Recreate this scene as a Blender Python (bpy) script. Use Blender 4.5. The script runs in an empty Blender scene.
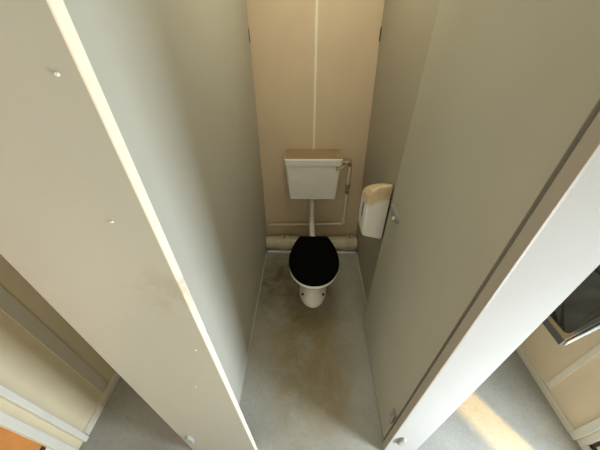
import bpy, bmesh, math
from mathutils import Vector, Matrix

SC = bpy.context.scene
COL = SC.collection

# ------------------------------------------------------------------ materials
def nt(name):
    m = bpy.data.materials.new(name); m.use_nodes = True
    t = m.node_tree
    return m, t, t.nodes['Principled BSDF']

def noise(t, scale, detail=4, rough=.55, vec=None, dist=0.0):
    n = t.nodes.new('ShaderNodeTexNoise')
    n.inputs['Scale'].default_value = scale
    n.inputs['Detail'].default_value = detail
    n.inputs['Roughness'].default_value = rough
    n.inputs['Distortion'].default_value = dist
    if vec is not None: t.links.new(vec, n.inputs['Vector'])
    return n

def ramp(t, fac, stops):
    r = t.nodes.new('ShaderNodeValToRGB')
    e = r.color_ramp.elements
    while len(e) < len(stops): e.new(.5)
    for i, (p, c) in enumerate(stops):
        e[i].position = p; e[i].color = (*c, 1) if len(c) == 3 else c
    t.links.new(fac, r.inputs['Fac'])
    return r

def mixc(t, fac, a, b):
    m = t.nodes.new('ShaderNodeMix'); m.data_type = 'RGBA'
    for s, v in ((m.inputs[0], fac), (m.inputs[6], a), (m.inputs[7], b)):
        if hasattr(v, 'links') or hasattr(v, 'is_linked'): t.links.new(v, s)
        else: s.default_value = v if not isinstance(v, tuple) else (*v[:3], 1)
    return m.outputs[2]

def math_(t, op, a, b=None, c=None, clamp=False):
    m = t.nodes.new('ShaderNodeMath'); m.operation = op; m.use_clamp = clamp
    for i, v in enumerate((a, b, c)):
        if v is None: continue
        if hasattr(v, 'is_linked'): t.links.new(v, m.inputs[i])
        else: m.inputs[i].default_value = v
    return m.outputs[0]

def wpos(t):
    return t.nodes.new('ShaderNodeNewGeometry').outputs['Position']

def blob(t, pos, centre, radii):
    """soft 1..0 mask around a spot on the surface"""
    s = t.nodes.new('ShaderNodeVectorMath'); s.operation = 'SUBTRACT'
    t.links.new(pos, s.inputs[0]); s.inputs[1].default_value = centre
    d = t.nodes.new('ShaderNodeVectorMath'); d.operation = 'DIVIDE'
    t.links.new(s.outputs[0], d.inputs[0]); d.inputs[1].default_value = radii
    l = t.nodes.new('ShaderNodeVectorMath'); l.operation = 'LENGTH'
    t.links.new(d.outputs[0], l.inputs[0])
    mr = t.nodes.new('ShaderNodeMapRange'); mr.interpolation_type = 'SMOOTHSTEP'
    t.links.new(l.outputs['Value'], mr.inputs[0])
    mr.inputs[1].default_value = 0; mr.inputs[2].default_value = 1
    mr.inputs[3].default_value = 1; mr.inputs[4].default_value = 0
    return mr.outputs[0]

def plain(name, c, rough=.5, metal=0.0, var=.06, scale=6, spec=.5, bump=0.0):
    m, t, b = nt(name)
    n = noise(t, scale, 5, .6, wpos(t))
    lo = tuple(x * (1 - var) for x in c); hi = tuple(min(1, x * (1 + var)) for x in c)
    r = ramp(t, n.outputs['Fac'], [(.3, lo), (.7, hi)])
    t.links.new(r.outputs[0], b.inputs['Base Color'])
    b.inputs['Roughness'].default_value = rough
    b.inputs['Metallic'].default_value = metal
    b.inputs['Specular IOR Level'].default_value = spec
    if bump:
        n2 = noise(t, 260, 2, .5, wpos(t))
        bp = t.nodes.new('ShaderNodeBump'); bp.inputs['Strength'].default_value = bump
        bp.inputs['Distance'].default_value = .001
        t.links.new(n2.outputs['Fac'], bp.inputs['Height']); t.links.new(bp.outputs[0], b.inputs['Normal'])
    return m

def panel_mat(name, c, smudges=()):
    """grey laminate board with faint scuffs"""
    m, t, b = nt(name)
    p = wpos(t)
    n = noise(t, 2.2, 5, .6, p)
    lo = tuple(x * .96 for x in c); hi = tuple(x * 1.04 for x in c)
    out = ramp(t, n.outputs['Fac'], [(.3, lo), (.7, hi)]).outputs[0]
    for cen, rad, amt in smudges:
        k = blob(t, p, cen, rad)
        n2 = noise(t, 18, 6, .65, p, .6)
        g = ramp(t, n2.outputs['Fac'], [(.47, (0, 0, 0)), (.6, (1, 1, 1))]).outputs[0]
        f = math_(t, 'MULTIPLY', math_(t, 'MULTIPLY', k, g), amt)
        out = mixc(t, f, out, (.30, .20, .10))
    t.links.new(out, b.inputs['Base Color'])
    b.inputs['Roughness'].default_value = .42
    b.inputs['Specular IOR Level'].default_value = .4
    return m

PANEL_SHADED = panel_mat('grey_laminate_shaded', (.37, .34, .265))  # right partition's board, darkened and browned to paint in its shade
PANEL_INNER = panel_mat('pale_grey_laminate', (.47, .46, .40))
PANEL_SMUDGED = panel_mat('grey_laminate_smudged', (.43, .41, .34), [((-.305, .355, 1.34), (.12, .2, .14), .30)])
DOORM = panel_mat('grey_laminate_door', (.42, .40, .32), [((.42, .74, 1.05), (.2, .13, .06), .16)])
EDGE = panel_mat('cream_edging', (.88, .80, .65), [((-.282, .37, 1.35), (.2, .2, .14), .35)])
EDGE_SHADED = plain('shaded_edging', (.36, .32, .26), .5, var=.03)  # same edging as the cream one, its shade put into the colour
PILAS = plain('white_laminate', (.45, .445, .435), .75, var=.025, scale=3, spec=.08)
BEIGE = plain('beige_wall_board', (.62, .49, .345), .5, var=.05, scale=3)
BEIGE_L = plain('light_beige_wall_board', (.70, .61, .42), .5, var=.04, scale=4)
BEIGE_R = plain('pale_beige_wall_board', (.76, .63, .45), .5, var=.04, scale=4)
SEAM = plain('white_cover_strip', (.80, .74, .62), .45, var=.03)
SKIRT = plain('cream_skirting', (.66, .62, .51), .45, var=.04)
GREYSTRIP = plain('greyish_cover_strip', (.60, .56, .47), .5, var=.03)
TRIM = plain('white_trim', (.72, .70, .63), .42, var=.04)
CEIL = plain('ceiling_board', (.66, .62, .54), .7)
WHITEP = plain('white_ceramic', (.92, .89, .82), .12, var=.02, scale=9)
PIPEW = plain('white_pipe_plastic', (.72, .68, .58), .28, var=.07, scale=14)
COLLM = plain('grey_white_coupling_plastic', (.46, .41, .32), .3, var=.1, scale=14)
COPPER = plain('cream_painted_pipe', (.80, .72, .57), .35, var=.08, scale=20)
BRASS = plain('dull_brass', (.42, .34, .20), .4, .5, var=.1, scale=40)
BLACK = plain('black_plastic', (.002, .002, .0022), .7, var=.3, spec=.03)
DARK = plain('dark_plastic', (.03, .028, .025), .5)
DISP_SHADOW = plain('dispenser_shadow_brown', (.16, .13, .09), .5, var=.1, scale=20)
FOOTM = plain('grey_bracket_plastic', (.33, .34, .32), .45, var=.1, scale=60)
BEADM = plain('pale_bead', (.52, .49, .41), .5, var=.05)
CHROME = plain('dull_steel', (.48, .48, .46), .35, .75, var=.1, scale=60)
GREYP = plain('grey_plastic', (.27, .26, .235), .4, var=.08, scale=40)
STEEL = plain('dark_grey_trough_metal', (.15, .16, .16), .7, .0, var=.25, scale=10)
STEELRIM = plain('grey_trough_rim', (.075, .077, .075), .6, .0, var=.1, scale=10)
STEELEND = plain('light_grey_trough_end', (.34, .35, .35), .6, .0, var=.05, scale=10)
ORANGE = plain('orange_brown_wood', (.60, .24, .06), .45, var=.14, scale=8)
GLASSF = plain('frosted_pane', (.80, .86, .95), .6, var=.03)
GLASSF.node_tree.nodes['Principled BSDF'].inputs['Transmission Weight'].default_value = .8
BOLT = plain('brown_bolt_cap', (.06, .025, .012), .5)
BLUE = plain('dark_blue_print', (.035, .05, .10), .5)
PALELBL = plain('pale_blue_label', (.62, .66, .68), .5)

def brown_topped_cistern():
    # white plastic, its upward face toned brown
    m, t, b = nt('white_cistern_plastic')
    g = t.nodes.new('ShaderNodeNewGeometry')
    s = t.nodes.new('ShaderNodeSeparateXYZ'); t.links.new(g.outputs['Normal'], s.inputs[0])
    up = ramp(t, s.outputs['Z'], [(.75, (0, 0, 0)), (.95, (1, 1, 1))]).outputs[0]
    n = noise(t, 12, 5, .6, g.outputs['Position'])
    br = ramp(t, n.outputs['Fac'], [(.3, (.30, .22, .13)), (.7, (.38, .285, .17))]).outputs[0]
    wh = ramp(t, n.outputs['Fac'], [(.3, (.74, .725, .67)), (.7, (.80, .785, .73))]).outputs[0]
    t.links.new(mixc(t, up, wh, br), b.inputs['Base Color'])
    b.inputs['Roughness'].default_value = .35
    return m
CISTM = brown_topped_cistern()

def tan_topped_dispenser():
    m, t, b = nt('white_dispenser_plastic_tan_top')
    p = wpos(t)
    s = t.nodes.new('ShaderNodeSeparateXYZ'); t.links.new(p, s.inputs[0])
    n = noise(t, 14, 4, .6, p, .5)
    # tan above a ragged line that drops towards the room side
    h = math_(t, 'MULTIPLY_ADD', n.outputs['Fac'], .09, s.outputs['Z'])
    h = math_(t, 'MULTIPLY_ADD', s.outputs['X'], -.35, h)
    f = ramp(t, math_(t, 'SUBTRACT', h, .395), [(.46, (0, 0, 0)), (.50, (1, 1, 1))]).outputs[0]
    n2 = noise(t, 22, 5, .6, p)
    tan = ramp(t, n2.outputs['Fac'], [(.3, (.66, .49, .28)), (.7, (.82, .67, .45))]).outputs[0]
    wh = ramp(t, n2.outputs['Fac'], [(.3, (.90, .87, .80)), (.7, (.94, .91, .85))]).outputs[0]
    t.links.new(mixc(t, f, wh, tan), b.inputs['Base Color'])
    b.inputs['Roughness'].default_value = .35
    return m
DISPM = tan_topped_dispenser()

def floor_mat():
    m, t, b = nt('grey_vinyl_floor_stained')
    p = wpos(t)
    n1 = noise(t, 3.2, 6, .62, p, .3)
    n2 = noise(t, 55, 4, .6, p)
    n3 = noise(t, 6, 6, .7, p, .8)
    base = ramp(t, n1.outputs['Fac'], [(.25, (.315, .32, .295)), (.75, (.43, .435, .41))]).outputs[0]
    fine = ramp(t, n2.outputs['Fac'], [(.3, (.86, .86, .86)), (.7, (1, 1, 1))]).outputs[0]
    mu = t.nodes.new('ShaderNodeMix'); mu.data_type = 'RGBA'; mu.blend_type = 'MULTIPLY'; mu.inputs[0].default_value = 1
    t.links.new(base, mu.inputs[6]); t.links.new(fine, mu.inputs[7])
    out = mu.outputs[2]
    # brown stains on the cubicle floor; dark rear left has shading painted in
    for cen, rad, amt, c in (((.04, 1.15, 0), (.62, 1.0, 1), .75, (.30, .245, .14)),
                             ((.0, .98, 0), (.46, .95, 1), 1.0, (.20, .145, .055)),
                             ((.14, .68, 0), (.20, .38, 1), .85, (.22, .15, .06)),
                             ((-.28, 1.55, 0), (.5, .65, 1), 1.0, (.10, .07, .025)),
                             ((.34, 1.75, 0), (.2, .5, 1), .3, (.30, .25, .16))):
        k = blob(t, p, cen, rad)
        g = ramp(t, n3.outputs['Fac'], [(.30, (.35, .35, .35)), (.66, (1, 1, 1))]).outputs[0]
        f = math_(t, 'MULTIPLY', math_(t, 'MULTIPLY', k, g), amt)
        out = mixc(t, f, out, c)
    # small dark specks
    n4 = noise(t, 38, 2, .5, p)
    sp = ramp(t, n4.outputs['Fac'], [(.73, (0, 0, 0)), (.78, (1, 1, 1))]).outputs[0]
    out = mixc(t, math_(t, 'MULTIPLY', sp, .5), out, (.09, .08, .06))
    t.links.new(out, b.inputs['Base Color'])
    r = ramp(t, n1.outputs['Fac'], [(.3, (.42, .42, .42)), (.7, (.58, .58, .58))]).outputs[0]
    t.links.new(r, b.inputs['Roughness'])
    b.inputs['Specular IOR Level'].default_value = .4
    return m
FLOORM = floor_mat()

# ------------------------------------------------------------------ geometry helpers (all in world metres)
ORIG = {}
def thing(name, label, cat, loc, group=None):
    o = bpy.data.objects.new(name, None); COL.objects.link(o)
    o.empty_display_size = .1
    o.location = loc; o['label'] = label; o['category'] = cat
    if group: o['group'] = group
    ORIG[o] = Vector(loc)
    return o

def obj(name, bm, mat, parent=None, smooth=False, bevel=0.0, seg=2, sub=0, label=None, structure=False, loc=None):
    bmesh.ops.recalc_face_normals(bm, faces=bm.faces)
    off = ORIG.get(parent, Vector((0, 0, 0))) if parent else (Vector(loc) if loc else Vector((0, 0, 0)))
    bm.transform(Matrix.Translation(-off))
    me = bpy.data.meshes.new(name); bm.to_mesh(me); bm.free()
    me.materials.append(mat)
    if smooth:
        for f in me.polygons: f.use_smooth = True
    o = bpy.data.objects.new(name, me); COL.objects.link(o)
    if parent:
        o.parent = parent; ORIG[o] = off
    else:
        o.location = off; ORIG[o] = off
    if bevel:
        md = o.modifiers.new('bevel', 'BEVEL'); md.width = bevel; md.segments = seg
        md.limit_method = 'ANGLE'; md.angle_limit = math.radians(40)
    if sub:
        md = o.modifiers.new('sub', 'SUBSURF'); md.levels = sub; md.render_levels = sub
    if label: o['label'] = label
    if structure: o['kind'] = 'structure'
    return o

def struct(name, bm, mat, parent=None, **k):
    return obj(name, bm, mat, parent, structure=parent is None, **k)

def box(bm, x0, x1, y0, y1, z0, z1):
    v = [bm.verts.new((x, y, z)) for z in (z0, z1) for x, y in ((x0, y0), (x1, y0), (x1, y1), (x0, y1))]
    for f in ((3, 2, 1, 0), (4, 5, 6, 7), (0, 1, 5, 4), (1, 2, 6, 5), (2, 3, 7, 6), (3, 0, 4, 7)):
        bm.faces.new([v[i] for i in f])
    return v

def B(*boxes):
    bm = bmesh.new()
    for b in boxes: box(bm, *b)
    return bm

def hexa(pts):
    """8 points: bottom 4 then top 4"""
    bm = bmesh.new()
    v = [bm.verts.new(p) for p in pts]
    for f in ((3, 2, 1, 0), (4, 5, 6, 7), (0, 1, 5, 4), (1, 2, 6, 5), (2, 3, 7, 6), (3, 0, 4, 7)):
        bm.faces.new([v[i] for i in f])
    return bm

def prism(bm, pts, axis, a, b):
    """extrude a polygon (2-D points in the two remaining axes) along an axis"""
    def P(p, q):
        c = list(p); c.insert(axis, q); return c
    va = [bm.verts.new(P(p, a)) for p in pts]; vb = [bm.verts.new(P(p, b)) for p in pts]
    n = len(pts)
    bm.faces.new(va[::-1]); bm.faces.new(vb)
    for i in range(n):
        j = (i + 1) % n
        bm.faces.new((va[i], va[j], vb[j], vb[i]))
    return bm

def loft(bm, rings, cap0=True, cap1=True):
    vs = [[bm.verts.new(p) for p in r] for r in rings]
    n = len(vs[0])
    for a, b in zip(vs, vs[1:]):
        for i in range(n):
            j = (i + 1) % n
            bm.faces.new((a[i], a[j], b[j], b[i]))
    if cap0: bm.faces.new(vs[0][::-1])
    if cap1: bm.faces.new(vs[-1])
    return bm

def cyl(bm, p0, p1, r0, r1=None, n=20):
    r1 = r0 if r1 is None else r1
    p0, p1 = Vector(p0), Vector(p1)
    d = (p1 - p0).normalized()
    a = d.orthogonal().normalized(); b = d.cross(a)
    rings = [[p + (a * math.cos(2 * math.pi * i / n) + b * math.sin(2 * math.pi * i / n)) * r for i in range(n)]
             for p, r in ((p0, r0), (p1, r1))]
    return loft(bm, rings)

def tube(bm, pts, r, n=16, rad=.03, steps=6):
    """pipe along a polyline with rounded bends"""
    pts = [Vector(p) for p in pts]
    path = [pts[0]]
    for a, b, c in zip(pts, pts[1:], pts[2:]):
        u = (a - b).normalized(); w = (c - b).normalized()
        k = min(rad, (a - b).length * .45, (c - b).length * .45)
        s, e = b + u * k, b + w * k
        for i in range(steps + 1):
            q = i / steps
            path.append(s * (1 - q) ** 2 + b * 2 * q * (1 - q) + e * q * q)
    path.append(pts[-1])
    rings = []; nrm = None
    for i, p in enumerate(path):
        d = (path[min(i + 1, len(path) - 1)] - path[max(i - 1, 0)]).normalized()
        nrm = d.orthogonal().normalized() if nrm is None else (nrm - d * nrm.dot(d)).normalized()
        b = d.cross(nrm)
        rings.append([p + (nrm * math.cos(2 * math.pi * j / n) + b * math.sin(2 * math.pi * j / n)) * r for j in range(n)])
    return loft(bm, rings)

def rrect(x0, x1, y0, y1, r, n=5):
    out = []
    for cx, cy, a in ((x1 - r, y1 - r, 0), (x0 + r, y1 - r, 90), (x0 + r, y0 + r, 180), (x1 - r, y0 + r, 270)):
        for i in range(n + 1):
            t = math.radians(a + 90 * i / n)
            out.append((cx + r * math.cos(t), cy + r * math.sin(t)))
    return out

# ------------------------------------------------------------------ room shell
XW0, XW1, YB, YF, ZC = -1.215, 1.45, 2.0, -1.25, 2.40
T = .06
struct('floor', B((XW0 - T, XW1 + 1.2, YF - T, YB + T, -.08, 0)), FLOORM)
struct('ceiling', B((XW0 - T, XW1 + T, YF - T, YB + T, ZC, ZC + .06)), CEIL)
struct('wall_back', B((XW0, XW1, YB, YB + T, 0, ZC)), BEIGE)
struct('wall_front', B((XW0, XW1, YF - T, YF, 0, ZC)), BEIGE_L)
# left wall: closed behind, doorway with an orange-brown door in front
struct('wall_left', B((XW0 - T, XW0, .30, YB + T, 0, ZC), (XW0 - T, XW0, YF - T, -.62, 0, ZC),
                      (XW0 - T, XW0, -.62, .30, 2.05, ZC)), BEIGE_L)
# right wall: doorway open to daylight, frosted sidelight next to it
DO0, DO1, SL1 = -.32, .05, .44
struct('wall_right', B((XW1, XW1 + T, SL1, YB + T, 0, ZC), (XW1, XW1 + T, YF - T, DO0, 0, ZC),
                       (XW1, XW1 + T, DO0, SL1, 2.05, ZC)), BEIGE_R)

def baseboard(name, xw, s, y0, y1):
    prof = [(xw, 0), (xw + s * .016, 0), (xw + s * .016, .033), (xw + s * .011, .037), (xw + s * .011, .044), (xw, .047)]
    bm = bmesh.new()
    va = [bm.verts.new((x, y0, z)) for x, z in prof]; vb = [bm.verts.new((x, y1, z)) for x, z in prof]
    bm.faces.new(va); bm.faces.new(vb[::-1])
    for i in range(len(prof)):
        j = (i + 1) % len(prof); bm.faces.new((va[i], va[j], vb[j], vb[i]))
    return struct(name, bm, SKIRT)
baseboard('baseboard_left', XW0, 1, .40, YB)
baseboard('baseboard_right', XW1, -1, .478, YB)

# cover strips on the joints of the wall boards
struct('trim_1', B((.036, .052, YB - .005, YB, 0.30, ZC)), SEAM)
struct('trim_2', B((XW1 - .006, XW1, .677, .703, .058, ZC)), SEAM)
struct('trim_3', B((XW1 - .014, XW1, .442, .478, 0, 2.05)), TRIM, bevel=.003)
struct('trim_4', B((XW0, XW0 + .006, .585, .640, .058, ZC)), GREYSTRIP)
# white post of the cubicle front on the left wall
struct('trim_5', B((XW0, XW0 + .022, .370, .396, 0, 2.02)), TRIM, bevel=.003)

# left doorway: white lining, orange-brown leaf
d = obj('door_1', B((XW0 - .045, XW0 - .008, -.22, .302, .225, 2.0)), ORANGE, bevel=.003, structure=True)
obj('bottom_rail', B((XW0 - .045, XW0 - .006, -.22, .302, .012, .225)), TRIM, d, bevel=.003, label='white bottom rail')
obj('edge_strip', B((XW0 - .008, XW0 - .004, -.15, .298, .228, .255)), BOLT, d, label='dark brown strip along the lower edge')
obj('door_frame', B((XW0 - .06, XW0 + .012, .302, .337, 0, 2.03), (XW0 - .06, XW0 + .012, -.63, -.585, 0, 2.03),
                    (XW0 - .06, XW0 + .012, -.63, .337, 2.03, 2.08)), TRIM, d, bevel=.004, label='white door frame')

# right doorway: white frame, frosted fixed pane between doorway and wall
w = obj('window_1', B((XW1 + .0, XW1 + .055, .412, .440, 0, 2.05), (XW1, XW1 + .055, DO1, DO1 + .05, 0, 2.05),
                      (XW1, XW1 + .055, DO1 + .05, .412, 0, .05), (XW1, XW1 + .055, DO1 + .05, .412, 1.98, 2.05)),
        TRIM, bevel=.003, structure=True)
obj('seal', B((XW1 + .012, XW1 + .026, .400, .412, .05, 1.98), (XW1 + .012, XW1 + .026, DO1 + .05, .412, .05, .068)), DARK, w, label='black rubber seal')
obj('pane', B((XW1 + .028, XW1 + .04, DO1 + .05, .412, .05, 1.98)), GLASSF, w, label='frosted bluish pane')

# ------------------------------------------------------------------ cubicle
PH = 1.98
# left partition: leans in a touch at the top rear corner
t = thing('toilet_partition', 'grey board partition left of the toilet, running back from the cream-edged front panel', 'partition', (-.41, 1.2, 0))
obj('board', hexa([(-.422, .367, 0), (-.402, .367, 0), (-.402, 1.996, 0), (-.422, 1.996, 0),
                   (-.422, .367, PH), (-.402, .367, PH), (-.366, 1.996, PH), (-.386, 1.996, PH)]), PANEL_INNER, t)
obj('floor_bead', B((-.4025, -.396, .405, 1.85, 0, .006)), BEADM, t, label='pale bead along the floor')
obj('corner_bracket', B((-.3715, -.3675, 1.985, 1.994, 1.69, 1.76)), DARK, t, label='small black bracket in the back corner')
obj('keep', B((-.401, -.392, .535, .552, .815, .845)), GREYP, t, bevel=.002, label='small grey bolt keep')

t = thing('toilet_partition', 'grey board partition on the right side, behind the open door and the dispenser', 'partition', (.49, 1.2, 0))
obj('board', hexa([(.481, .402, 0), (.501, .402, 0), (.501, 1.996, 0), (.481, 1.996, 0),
                   (.474, .402, PH), (.494, .402, PH), (.454, 1.996, PH), (.430, 1.996, PH)]), PANEL_SHADED, t)
obj('floor_bead', B((.472, .4815, 1.10, 1.84, 0, .005)), BEADM, t, label='pale bead along the floor')
obj('corner_bracket', B((.431, .435, 1.985, 1.994, 1.69, 1.76)), DARK, t, label='small black bracket in the back corner')

def foot(x, y, z, t):
    # little half-round cap of a foot bracket
    bm = bmesh.new()
    rings = []
    for k, (yy, s) in enumerate(((y, 1.0), (y - .007, 1.0), (y - .012, .78))):
        r = []
        for i in range(20):
            a = 2 * math.pi * i / 20
            r.append((x + math.cos(a) * .017 * s, yy, z + math.sin(a) * .050 * s))
        rings.append(r)
    loft(bm, rings)
    return obj('foot_bracket', bm, FOOTM, t, smooth=False, bevel=.001, label='small grey bracket cap')

def screw(x, y, z, t, c=TRIM):
    bm = bmesh.new(); cyl(bm, (x, y, z), (x, y - .0025, z), .0028, .002, 12)
    return obj('screw', bm, c, t)

t = thing('cubicle_front_panel', 'wide greyish front panel with bright cream edge, left of the cubicle opening', 'panel', (-.42, .355, 0))
obj('board', hexa([(-.587, .345, 0), (-.2595, .345, 0), (-.2595, .366, 0), (-.587, .366, 0), (-.582, .345, PH), (-.269, .345, PH), (-.269, .366, PH), (-.582, .366, PH)]), PANEL_SMUDGED, t)
obj('edge_strip', hexa([(-.2595, .345, 0), (-.257, .345, 0), (-.257, .366, 0), (-.2595, .366, 0), (-.269, .345, PH), (-.2665, .345, PH), (-.2665, .366, PH), (-.269, .366, PH)]), EDGE, t, label='bright cream edge strip')
foot(-.545, .345, .245, t)
for x, z in ((-.295, 1.753), (-.330, 1.535), (-.363, .852), (-.299, 1.10)): screw(x, .345, z, t)

t = thing('cubicle_front_panel', 'narrow white front panel right of the cubicle opening, lit by daylight', 'panel', (.49, .385, 0))
obj('board', B((.412, .565, .370, .398, 0, PH)), PILAS, t)
obj('edge_strip', B((.405, .412, .3695, .3985, 0, PH)), EDGE_SHADED, t, bevel=.001, label='edge strip with its shade painted in brown')
foot(.455, .370, .215, t)

# open door, swung in against the right partition
t = thing('cubicle_door', 'grey cubicle door swung inwards against the right partition', 'door', (.43, .77, 0))
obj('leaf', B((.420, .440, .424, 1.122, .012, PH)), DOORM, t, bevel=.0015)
bm = bmesh.new()
rings = []
for xx, s in ((.420, 1), (.411, 1), (.406, .86)):
    ring = []
    for k in range(24):
        a = 2 * math.pi * k / 24
        u = math.cos(a); v = math.sin(a)
        ring.append((xx, 1.035 + (.035 * (1 if u > 0 else -1) + u * .026) * s, 1.065 + v * .026 * s))
    rings.append(ring)
loft(bm, rings)
lt = obj('latch_plate', bm, GREYP, t, bevel=.0015, label='grey oval latch plate')
bm = bmesh.new(); cyl(bm, (.407, 1.005, 1.060), (.393, 1.005, 1.060), .011, .009, 16)
obj('latch_knob', bm, CHROME, lt, label='small silver knob')
h = obj('hinge', B((.411, .4205, .428, .462, .255, .345)), GREYP, t, bevel=.003, label='grey hinge near the floor')
bm = bmesh.new(); cyl(bm, (.409, .432, .25), (.409, .432, .35), .008, n=14)
obj('hinge_pin', bm, GREYP, h)

# ------------------------------------------------------------------ toilet
CX = .047
SOILP = plain('dirty_white_pipe_plastic', (.52, .46, .35), .22, var=.14, scale=9)
HILITEW = plain('glossy_highlight_white', (.92, .91, .88), .15, var=.02)
def egg(z, yf, yb, hw, hb, n=40, power=2.3, widest=.42):
    """egg-shaped outline seen from above: round nose at yf, flattened tail of half-width hb at yb"""
    ym = yf + (yb - yf) * widest
    pts = []
    for i in range(n):
        a = 2 * math.pi * i / n - math.pi / 2
        c, s = math.cos(a), math.sin(a)
        if s <= 0:
            pts.append((CX + hw * c, ym + (ym - yf) * s, z))
        else:
            k = abs(s) ** .9
            e = 2 / power
            x = (abs(c) ** e) * (1 if c >= 0 else -1)
            y = abs(s) ** e
            ww = hw + (hb - hw) * (y ** 1.6)
            pts.append((CX + ww * x, ym + (yb - ym) * y, z))
    return pts
def tilt(pts, y0, y1, dz0, dz1):
    return [(x, y, z + dz0 + (dz1 - dz0) * (y - y0) / (y1 - y0)) for x, y, z in pts]

t = thing('toilet', 'white pedestal toilet with closed black lid at the back of the cubicle', 'toilet', (CX, 1.45, 0))
bm = bmesh.new()
secs = [(0.0, 1.240, 1.66, .112, .100), (.012, 1.236, 1.66, .115, .103), (.05, 1.245, 1.66, .111, .100), (.09, 1.262, 1.66, .102, .095),
        (.14, 1.272, 1.66, .096, .092), (.20, 1.262, 1.65, .100, .095), (.26, 1.222, 1.63, .122, .105),
        (.32, 1.165, 1.605, .150, .118), (.37, 1.128, 1.585, .168, .125), (.395, 1.116, 1.575, .174, .128),
        (.410, 1.114, 1.572, .175, .128), (.416, 1.120, 1.568, .170, .124)]
loft(bm, [egg(*s) for s in secs], True, True)
obj('pan', bm, WHITEP, t, smooth=True)
def lid_outline(yf, yb, hw, hb, z):
    # round nose, straight tail
    um = .46
    half = []
    for k in range(13):
        a = math.pi / 2 * k / 12
        half.append((hw * math.sin(a) ** .92, um - um * math.cos(a)))
    for k in range(1, 13):
        q = k / 12
        half.append((hw - (hw - hb) * q ** 2.0, um + (1 - um) * (q if q < .9 else .9 + (q - .9) * .97)))
    half.append((hb * .90, 1.0)); half.append((hb * .5, 1.0))
    L = yb - yf
    pts = [(CX + x, yf + L * u, z) for x, u in half]
    pts += [(CX - x, yf + L * u, z) for x, u in half[::-1] if x > 1e-6]
    return pts
def slab(z0, z1, yf, yb, hw, hb, dz, r=.006):
    out = []
    for z, ins in ((z0, .006), (z0 + r * .4, .002), (z0 + r, 0), (z1 - r, 0), (z1 - r * .3, .003), (z1, .009)):
        out.append(tilt(lid_outline(yf + ins, yb - ins, hw - ins, hb - ins, z), yf, yb, 0, dz))
    return out
bm = bmesh.new(); loft(bm, slab(.417, .433, 1.112, 1.560, .174, .104, .02))
obj('seat', bm, BLACK, t, smooth=True, label='black seat')
bm = bmesh.new(); loft(bm, slab(.4345, .452, 1.104, 1.566, .178, .108, .02))
obj('lid', bm, BLACK, t, smooth=True, label='black closed lid')
for s in (-1, 1):
    bm = bmesh.new(); cyl(bm, (CX + s * .070 - .016, 1.552, .426), (CX + s * .070 + .016, 1.552, .426), .009)
    cyl(bm, (CX + s * .070, 1.552, .414), (CX + s * .070, 1.552, .426), .008)
    obj('hinge', bm, BLACK, t, smooth=False)
for x, y, dx in ((-.043, 1.315, -1), (.123 + .012, 1.318, 1)):
    bm = bmesh.new()
    dirv = Vector((dx * .55, -.75, .25)).normalized()
    c = Vector((CX + dx * .083, 1.304, .085))
    cyl(bm, c - dirv * .012, c + dirv * .004, .0095, .008, 14)
    obj('bolt_cap', bm, BOLT, t, label='brown bolt cap')

# ------------------------------------------------------------------ cistern on the back wall
t = thing('cistern', 'white wall-hung cistern on the back wall above the toilet', 'cistern', (.038, 1.9, .654))
def crect(z, x0, x1, y0, y1, r=.018):
    return [(x, y, z) for x, y in rrect(x0, x1, y0, y1, r)]
bm = bmesh.new()
loft(bm, [crect(.640, -.143, .221, 1.832, 1.997), crect(.647, -.149, .227, 1.824, 1.997), crect(.80, -.161, .238, 1.817, 1.997), crect(.948, -.170, .248, 1.812, 1.997)])
obj('tank', bm, CISTM, t, bevel=.004)
bm = bmesh.new()
loft(bm, [crect(.947, -.176, .254, 1.805, 1.998), crect(.990, -.177, .255, 1.803, 1.998), crect(.998, -.171, .249, 1.809, 1.996)])
obj('lid', bm, CISTM, t, label='white lid with brown top')
bm = bmesh.new(); cyl(bm, (.215, 1.816, .925), (.215, 1.797, .925), .011, n=16)
lv = obj('lever', bm, BRASS, t, label='dull lever boss')
bm = bmesh.new(); tube(bm, [(.215, 1.797, .925), (.235, 1.793, .930), (.268, 1.795, .945)], .005, 10)
obj('lever_arm', bm, BRASS, lv)
bm = bmesh.new(); cyl(bm, (.038, 1.925, .622), (.038, 1.925, .642), .030)
obj('outlet_nut', bm, DARK, t, label='black outlet nut')

bm = bmesh.new(); tube(bm, [(.038, 1.925, .623), (.038, 1.925, .34), (.044, 1.612, .34)], .024, 20, rad=.10, steps=10)
o = obj('flush_pipe', bm, PIPEW, smooth=True, loc=(.038, 1.925, .34))
o['label'] = 'white flush pipe dropping from the cistern to the toilet'; o['category'] = 'pipe'

# water supply pipe
t = thing('water_supply_pipe', 'thin cream water pipe with brass valve, right of the cistern on the back wall', 'pipe', (.335, 1.965, .29))
bm = bmesh.new(); tube(bm, [(.252, 1.950, .905), (.335, 1.965, .905), (.335, 1.968, .285), (-.392, 1.968, .265)], .0105, 14, rad=.025)
obj('pipe', bm, COPPER, t, smooth=True)
bm = bmesh.new(); cyl(bm, (.300, 1.9587, .905), (.272, 1.9537, .905), .017, n=6)
obj('nut', bm, BRASS, t, label='dull brass nut')
bm = bmesh.new(); tube(bm, [(.312, 1.961, .905), (.335, 1.965, .905), (.335, 1.965, .872)], .015, 14, rad=.016)
obj('elbow', bm, BRASS, t, smooth=True, label='brass elbow')
bm = bmesh.new(); cyl(bm, (.335, 1.967, .63), (.335, 1.967, .69), .015, n=8)
cyl(bm, (.335, 1.967, .615), (.335, 1.967, .632), .019, n=6); cyl(bm, (.335, 1.967, .688), (.335, 1.967, .705), .019, n=6)
v = obj('valve', bm, BRASS, t, label='brass isolating valve')
bm = bmesh.new(); cyl(bm, (.335, 1.952, .66), (.335, 1.940, .66), .007, n=10)
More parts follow.
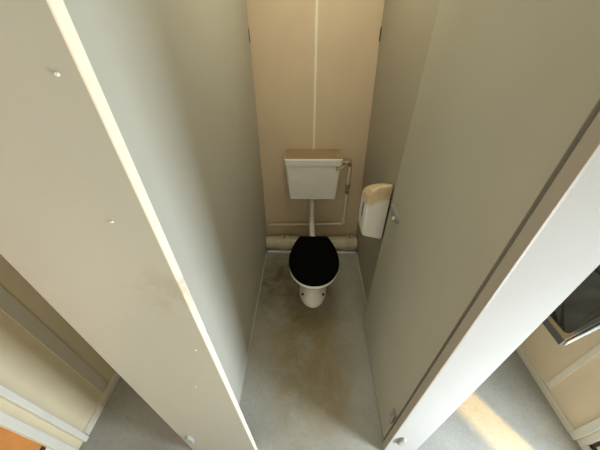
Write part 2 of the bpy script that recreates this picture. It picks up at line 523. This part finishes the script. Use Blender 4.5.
obj('valve_screw', bm, CHROME, v)
bm = bmesh.new(); cyl(bm, (.335, 1.968, .335), (.335, 1.968, .30), .0145); cyl(bm, (.318, 1.968, .2846), (.29, 1.968, .2838), .0145)
obj('coupling', bm, COPPER, t)

# soil pipe along the foot of the back wall
t = thing('soil_pipe', 'thick white waste pipe lying along the foot of the back wall behind the toilet', 'pipe', (.04, 1.915, 0))
bm = bmesh.new(); cyl(bm, (-.395, 1.918, .086), (.472, 1.918, .086), .064, n=36)
obj('pipe', bm, SOILP, t, smooth=False, bevel=.0)
for x0, x1 in ((-.252, -.190), (.372, .432)):
    bm = bmesh.new(); cyl(bm, (x0, 1.918, .086), (x1, 1.918, .086), .072, n=36)
    cyl(bm, (x0 - .008, 1.918, .086), (x0 + .012, 1.918, .086), .0765, n=36); cyl(bm, (x1 - .012, 1.918, .086), (x1 + .008, 1.918, .086), .0765, n=36)
    c = obj('coupling', bm, COLLM, t, label='coupling collar')
    bm = bmesh.new(); cyl(bm, ((x0 + x1) / 2, 1.918, .15), ((x0 + x1) / 2, 1.918, .170), .012, n=16)
    obj('plug', bm, BRASS, c, label='brownish plug')
bm = bmesh.new(); cyl(bm, (CX, 1.68, .12), (CX, 1.90, .10), .052, n=28)
obj('branch', bm, SOILP, t)
struct('highlight_strip', B((-.394, .470, 1.862, 1.884, 0, .020)), HILITEW, bevel=.003)  # added glossy strip, stands in for the bright highlight under the pipe

# ------------------------------------------------------------------ dispenser on the right partition
t = thing('paper_dispenser', 'white plastic paper dispenser with tan top, on the right partition by the door edge', 'dispenser', (.465, 1.36, .72))
# outline in X-Z (towards the wall = +X), lofted along Y
def dring(y, ins):
    pts = [(.466, .690), (.362, .715), (.344, .724), (.336, .745), (.334, .80), (.334, .945), (.337, .985), (.350, 1.012), (.378, 1.030), (.415, 1.040), (.462, 1.042)]
    cx, cz = .40, .87
    out = []
    for x, z in pts:
        nx = cx + (x - cx) * (1 - ins / .07) if x < cx else x
        nz = cz + (z - cz) * (1 - ins / .18)
        if z > cz: nz += (z - cz) / .17 * (.050 - .085 * (y - 1.268) / .172)
        out.append((nx, y, nz))
    return out
bm = bmesh.new()
loft(bm, [dring(1.268, .020), dring(1.271, .010), dring(1.280, .003), dring(1.296, 0), dring(1.412, 0), dring(1.430, .004), dring(1.440, .018)])
obj('cover', bm, DISPM, t, bevel=.004, seg=3)
obj('shadow_strip', B((.463, .4735, 1.276, 1.434, .700, .985)), DISP_SHADOW, t, bevel=.002, label='dark strip painting the shadow behind the cover')  # dark strip added as the thin shadow behind the cover
lb = obj('label_plate', B((.3315, .3342, 1.298, 1.340, .830, .965)), PALELBL, t, bevel=.001, label='pale label plate')
obj('print', B((.3305, .3318, 1.309, 1.327, .850, .945)), BLUE, lb, label='dark blue print')

# ------------------------------------------------------------------ wash trough on the right wall
t = thing('wash_trough', 'dark grey metal trough with light grey end, fixed to the right wall', 'trough', (1.3, .9, .60))
def plan(z, ins, s=1.0):
    # corner outline seen from above: near corner, wall near, wall far, far corner
    base = [(1.000, .556), (1.44, .735), (1.44, 1.45), (1.000, 1.45)]
    cx, cy = 1.26, 1.02
    out = []
    for x, y in base:
        sx = -1 if x > cx else 1; sy = -1 if y > cy else 1
        out.append((x + sx * ins, y + sy * ins, z))
    # rounded corners
    pts = []
    r = .03
    for i, p in enumerate(out):
        a = Vector(out[i - 1]); b = Vector(p); c = Vector(out[(i + 1) % 4])
        rr = r if ins > .01 else .006
        s0 = b + (a - b).normalized() * rr; e0 = b + (c - b).normalized() * rr
        for k in range(5):
            q = k / 4
            pts.append(s0 * (1 - q) ** 2 + b * 2 * q * (1 - q) + e0 * q * q)
    return pts
bm = bmesh.new()
loft(bm, [plan(.806, .022), plan(.760, .034), plan(.70, .12), plan(.665, .17), plan(.66, .19)], False, True)
loft(bm, [plan(.790, .010), plan(.774, .012), plan(.755, .05), plan(.69, .135), plan(.652, .175), plan(.648, .19)], False, True)
obj('basin', bm, STEEL, t, smooth=False)
bm = bmesh.new()
loft(bm, [plan(.800, .022), plan(.772, .010), plan(.772, .0), plan(.806, .0), plan(.808, .004), plan(.808, .022), plan(.800, .022)], False, False)
obj('rim', bm, STEELRIM, t, label='grey rim')
bm = bmesh.new()
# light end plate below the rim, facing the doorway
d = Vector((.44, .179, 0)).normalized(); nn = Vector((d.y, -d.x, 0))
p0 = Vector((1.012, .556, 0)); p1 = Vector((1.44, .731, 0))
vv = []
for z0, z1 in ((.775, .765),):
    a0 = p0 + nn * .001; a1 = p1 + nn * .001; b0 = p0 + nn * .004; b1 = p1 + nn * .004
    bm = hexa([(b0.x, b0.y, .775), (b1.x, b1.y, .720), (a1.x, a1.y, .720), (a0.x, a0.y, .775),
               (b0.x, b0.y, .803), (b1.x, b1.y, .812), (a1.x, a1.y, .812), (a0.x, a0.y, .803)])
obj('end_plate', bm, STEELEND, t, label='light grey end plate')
obj('splashback', B((1.437, 1.449, .735, 1.45, .66, 1.10)), STEEL, t, label='dark splashback')

# ------------------------------------------------------------------ light
def area(name, loc, target, sx, sy, power, col):
    l = bpy.data.lights.new(name, 'AREA'); l.shape = 'RECTANGLE'; l.size = sx; l.size_y = sy
    l.energy = power; l.color = col
    o = bpy.data.objects.new(name, l); COL.objects.link(o)
    o.location = loc
    o.rotation_euler = (Vector(target) - Vector(loc)).to_track_quat('-Z', 'Y').to_euler()
    return o
# daylight coming in through the open doorway on the right
area('doorway_daylight', (1.47, (DO0 + DO1) / 2, .66), (0, (DO0 + DO1) / 2, .66), .36, 1.2, 56, (.83, .93, 1.0))
# added fill from the left, in a gap beside the orange door
area('left_fill', (XW0 - .03, -.42, 1.1), (0, -.42, 1.1), .36, 1.8, 7, (1.0, .96, .84))
# added soft fill at the unseen front wall, no window there
area('front_fill', (.12, YF + .03, 1.45), (.05, 1.6, .3), .6, .7, 5, (1.0, .95, .86))
# added fill under the ceiling, brightens the back of the cubicle
area('ceiling_fill', (.05, 1.35, ZC - .02), (.05, 1.35, 0), .5, .7, 7, (1.0, .93, .68))
s = bpy.data.lights.new('sun', 'SUN'); s.energy = 6; s.angle = math.radians(2.4); s.color = (1.0, .62, .13)
so = bpy.data.objects.new('sun', s); COL.objects.link(so); so.location = (3, -2, 4)
el = math.radians(52)
so.rotation_euler = Vector((-.58 * math.cos(el), .815 * math.cos(el), -math.sin(el))).to_track_quat('-Z', 'Y').to_euler()

wd = bpy.data.worlds.new('sky'); SC.world = wd; wd.use_nodes = True
wt = wd.node_tree
bg = wt.nodes['Background']
sk = wt.nodes.new('ShaderNodeTexSky'); sk.sky_type = 'HOSEK_WILKIE'; sk.turbidity = 3
sk.sun_direction = Vector((.36, -.5, .79))
wt.links.new(sk.outputs[0], bg.inputs[0]); bg.inputs[1].default_value = .6

# ------------------------------------------------------------------ camera
r = Vector((.9995564, .02750634, -.01141987)); u = Vector((-.00791316, .61493594, .78853736)); f = Vector((-.02871227, .7880972, -.61488081))
cd = bpy.data.cameras.new('camera'); cam = bpy.data.objects.new('camera', cd); COL.objects.link(cam)
cd.sensor_width = 36; cd.lens = 263.173 / 600 * 36; cd.clip_start = .02
cam.matrix_world = Matrix(((r.x, u.x, -f.x, 0), (r.y, u.y, -f.y, 0), (r.z, u.z, -f.z, 1.8), (0, 0, 0, 1)))
SC.camera = cam
SC.view_settings.view_transform = 'Standard'
SC.view_settings.exposure = 0.0
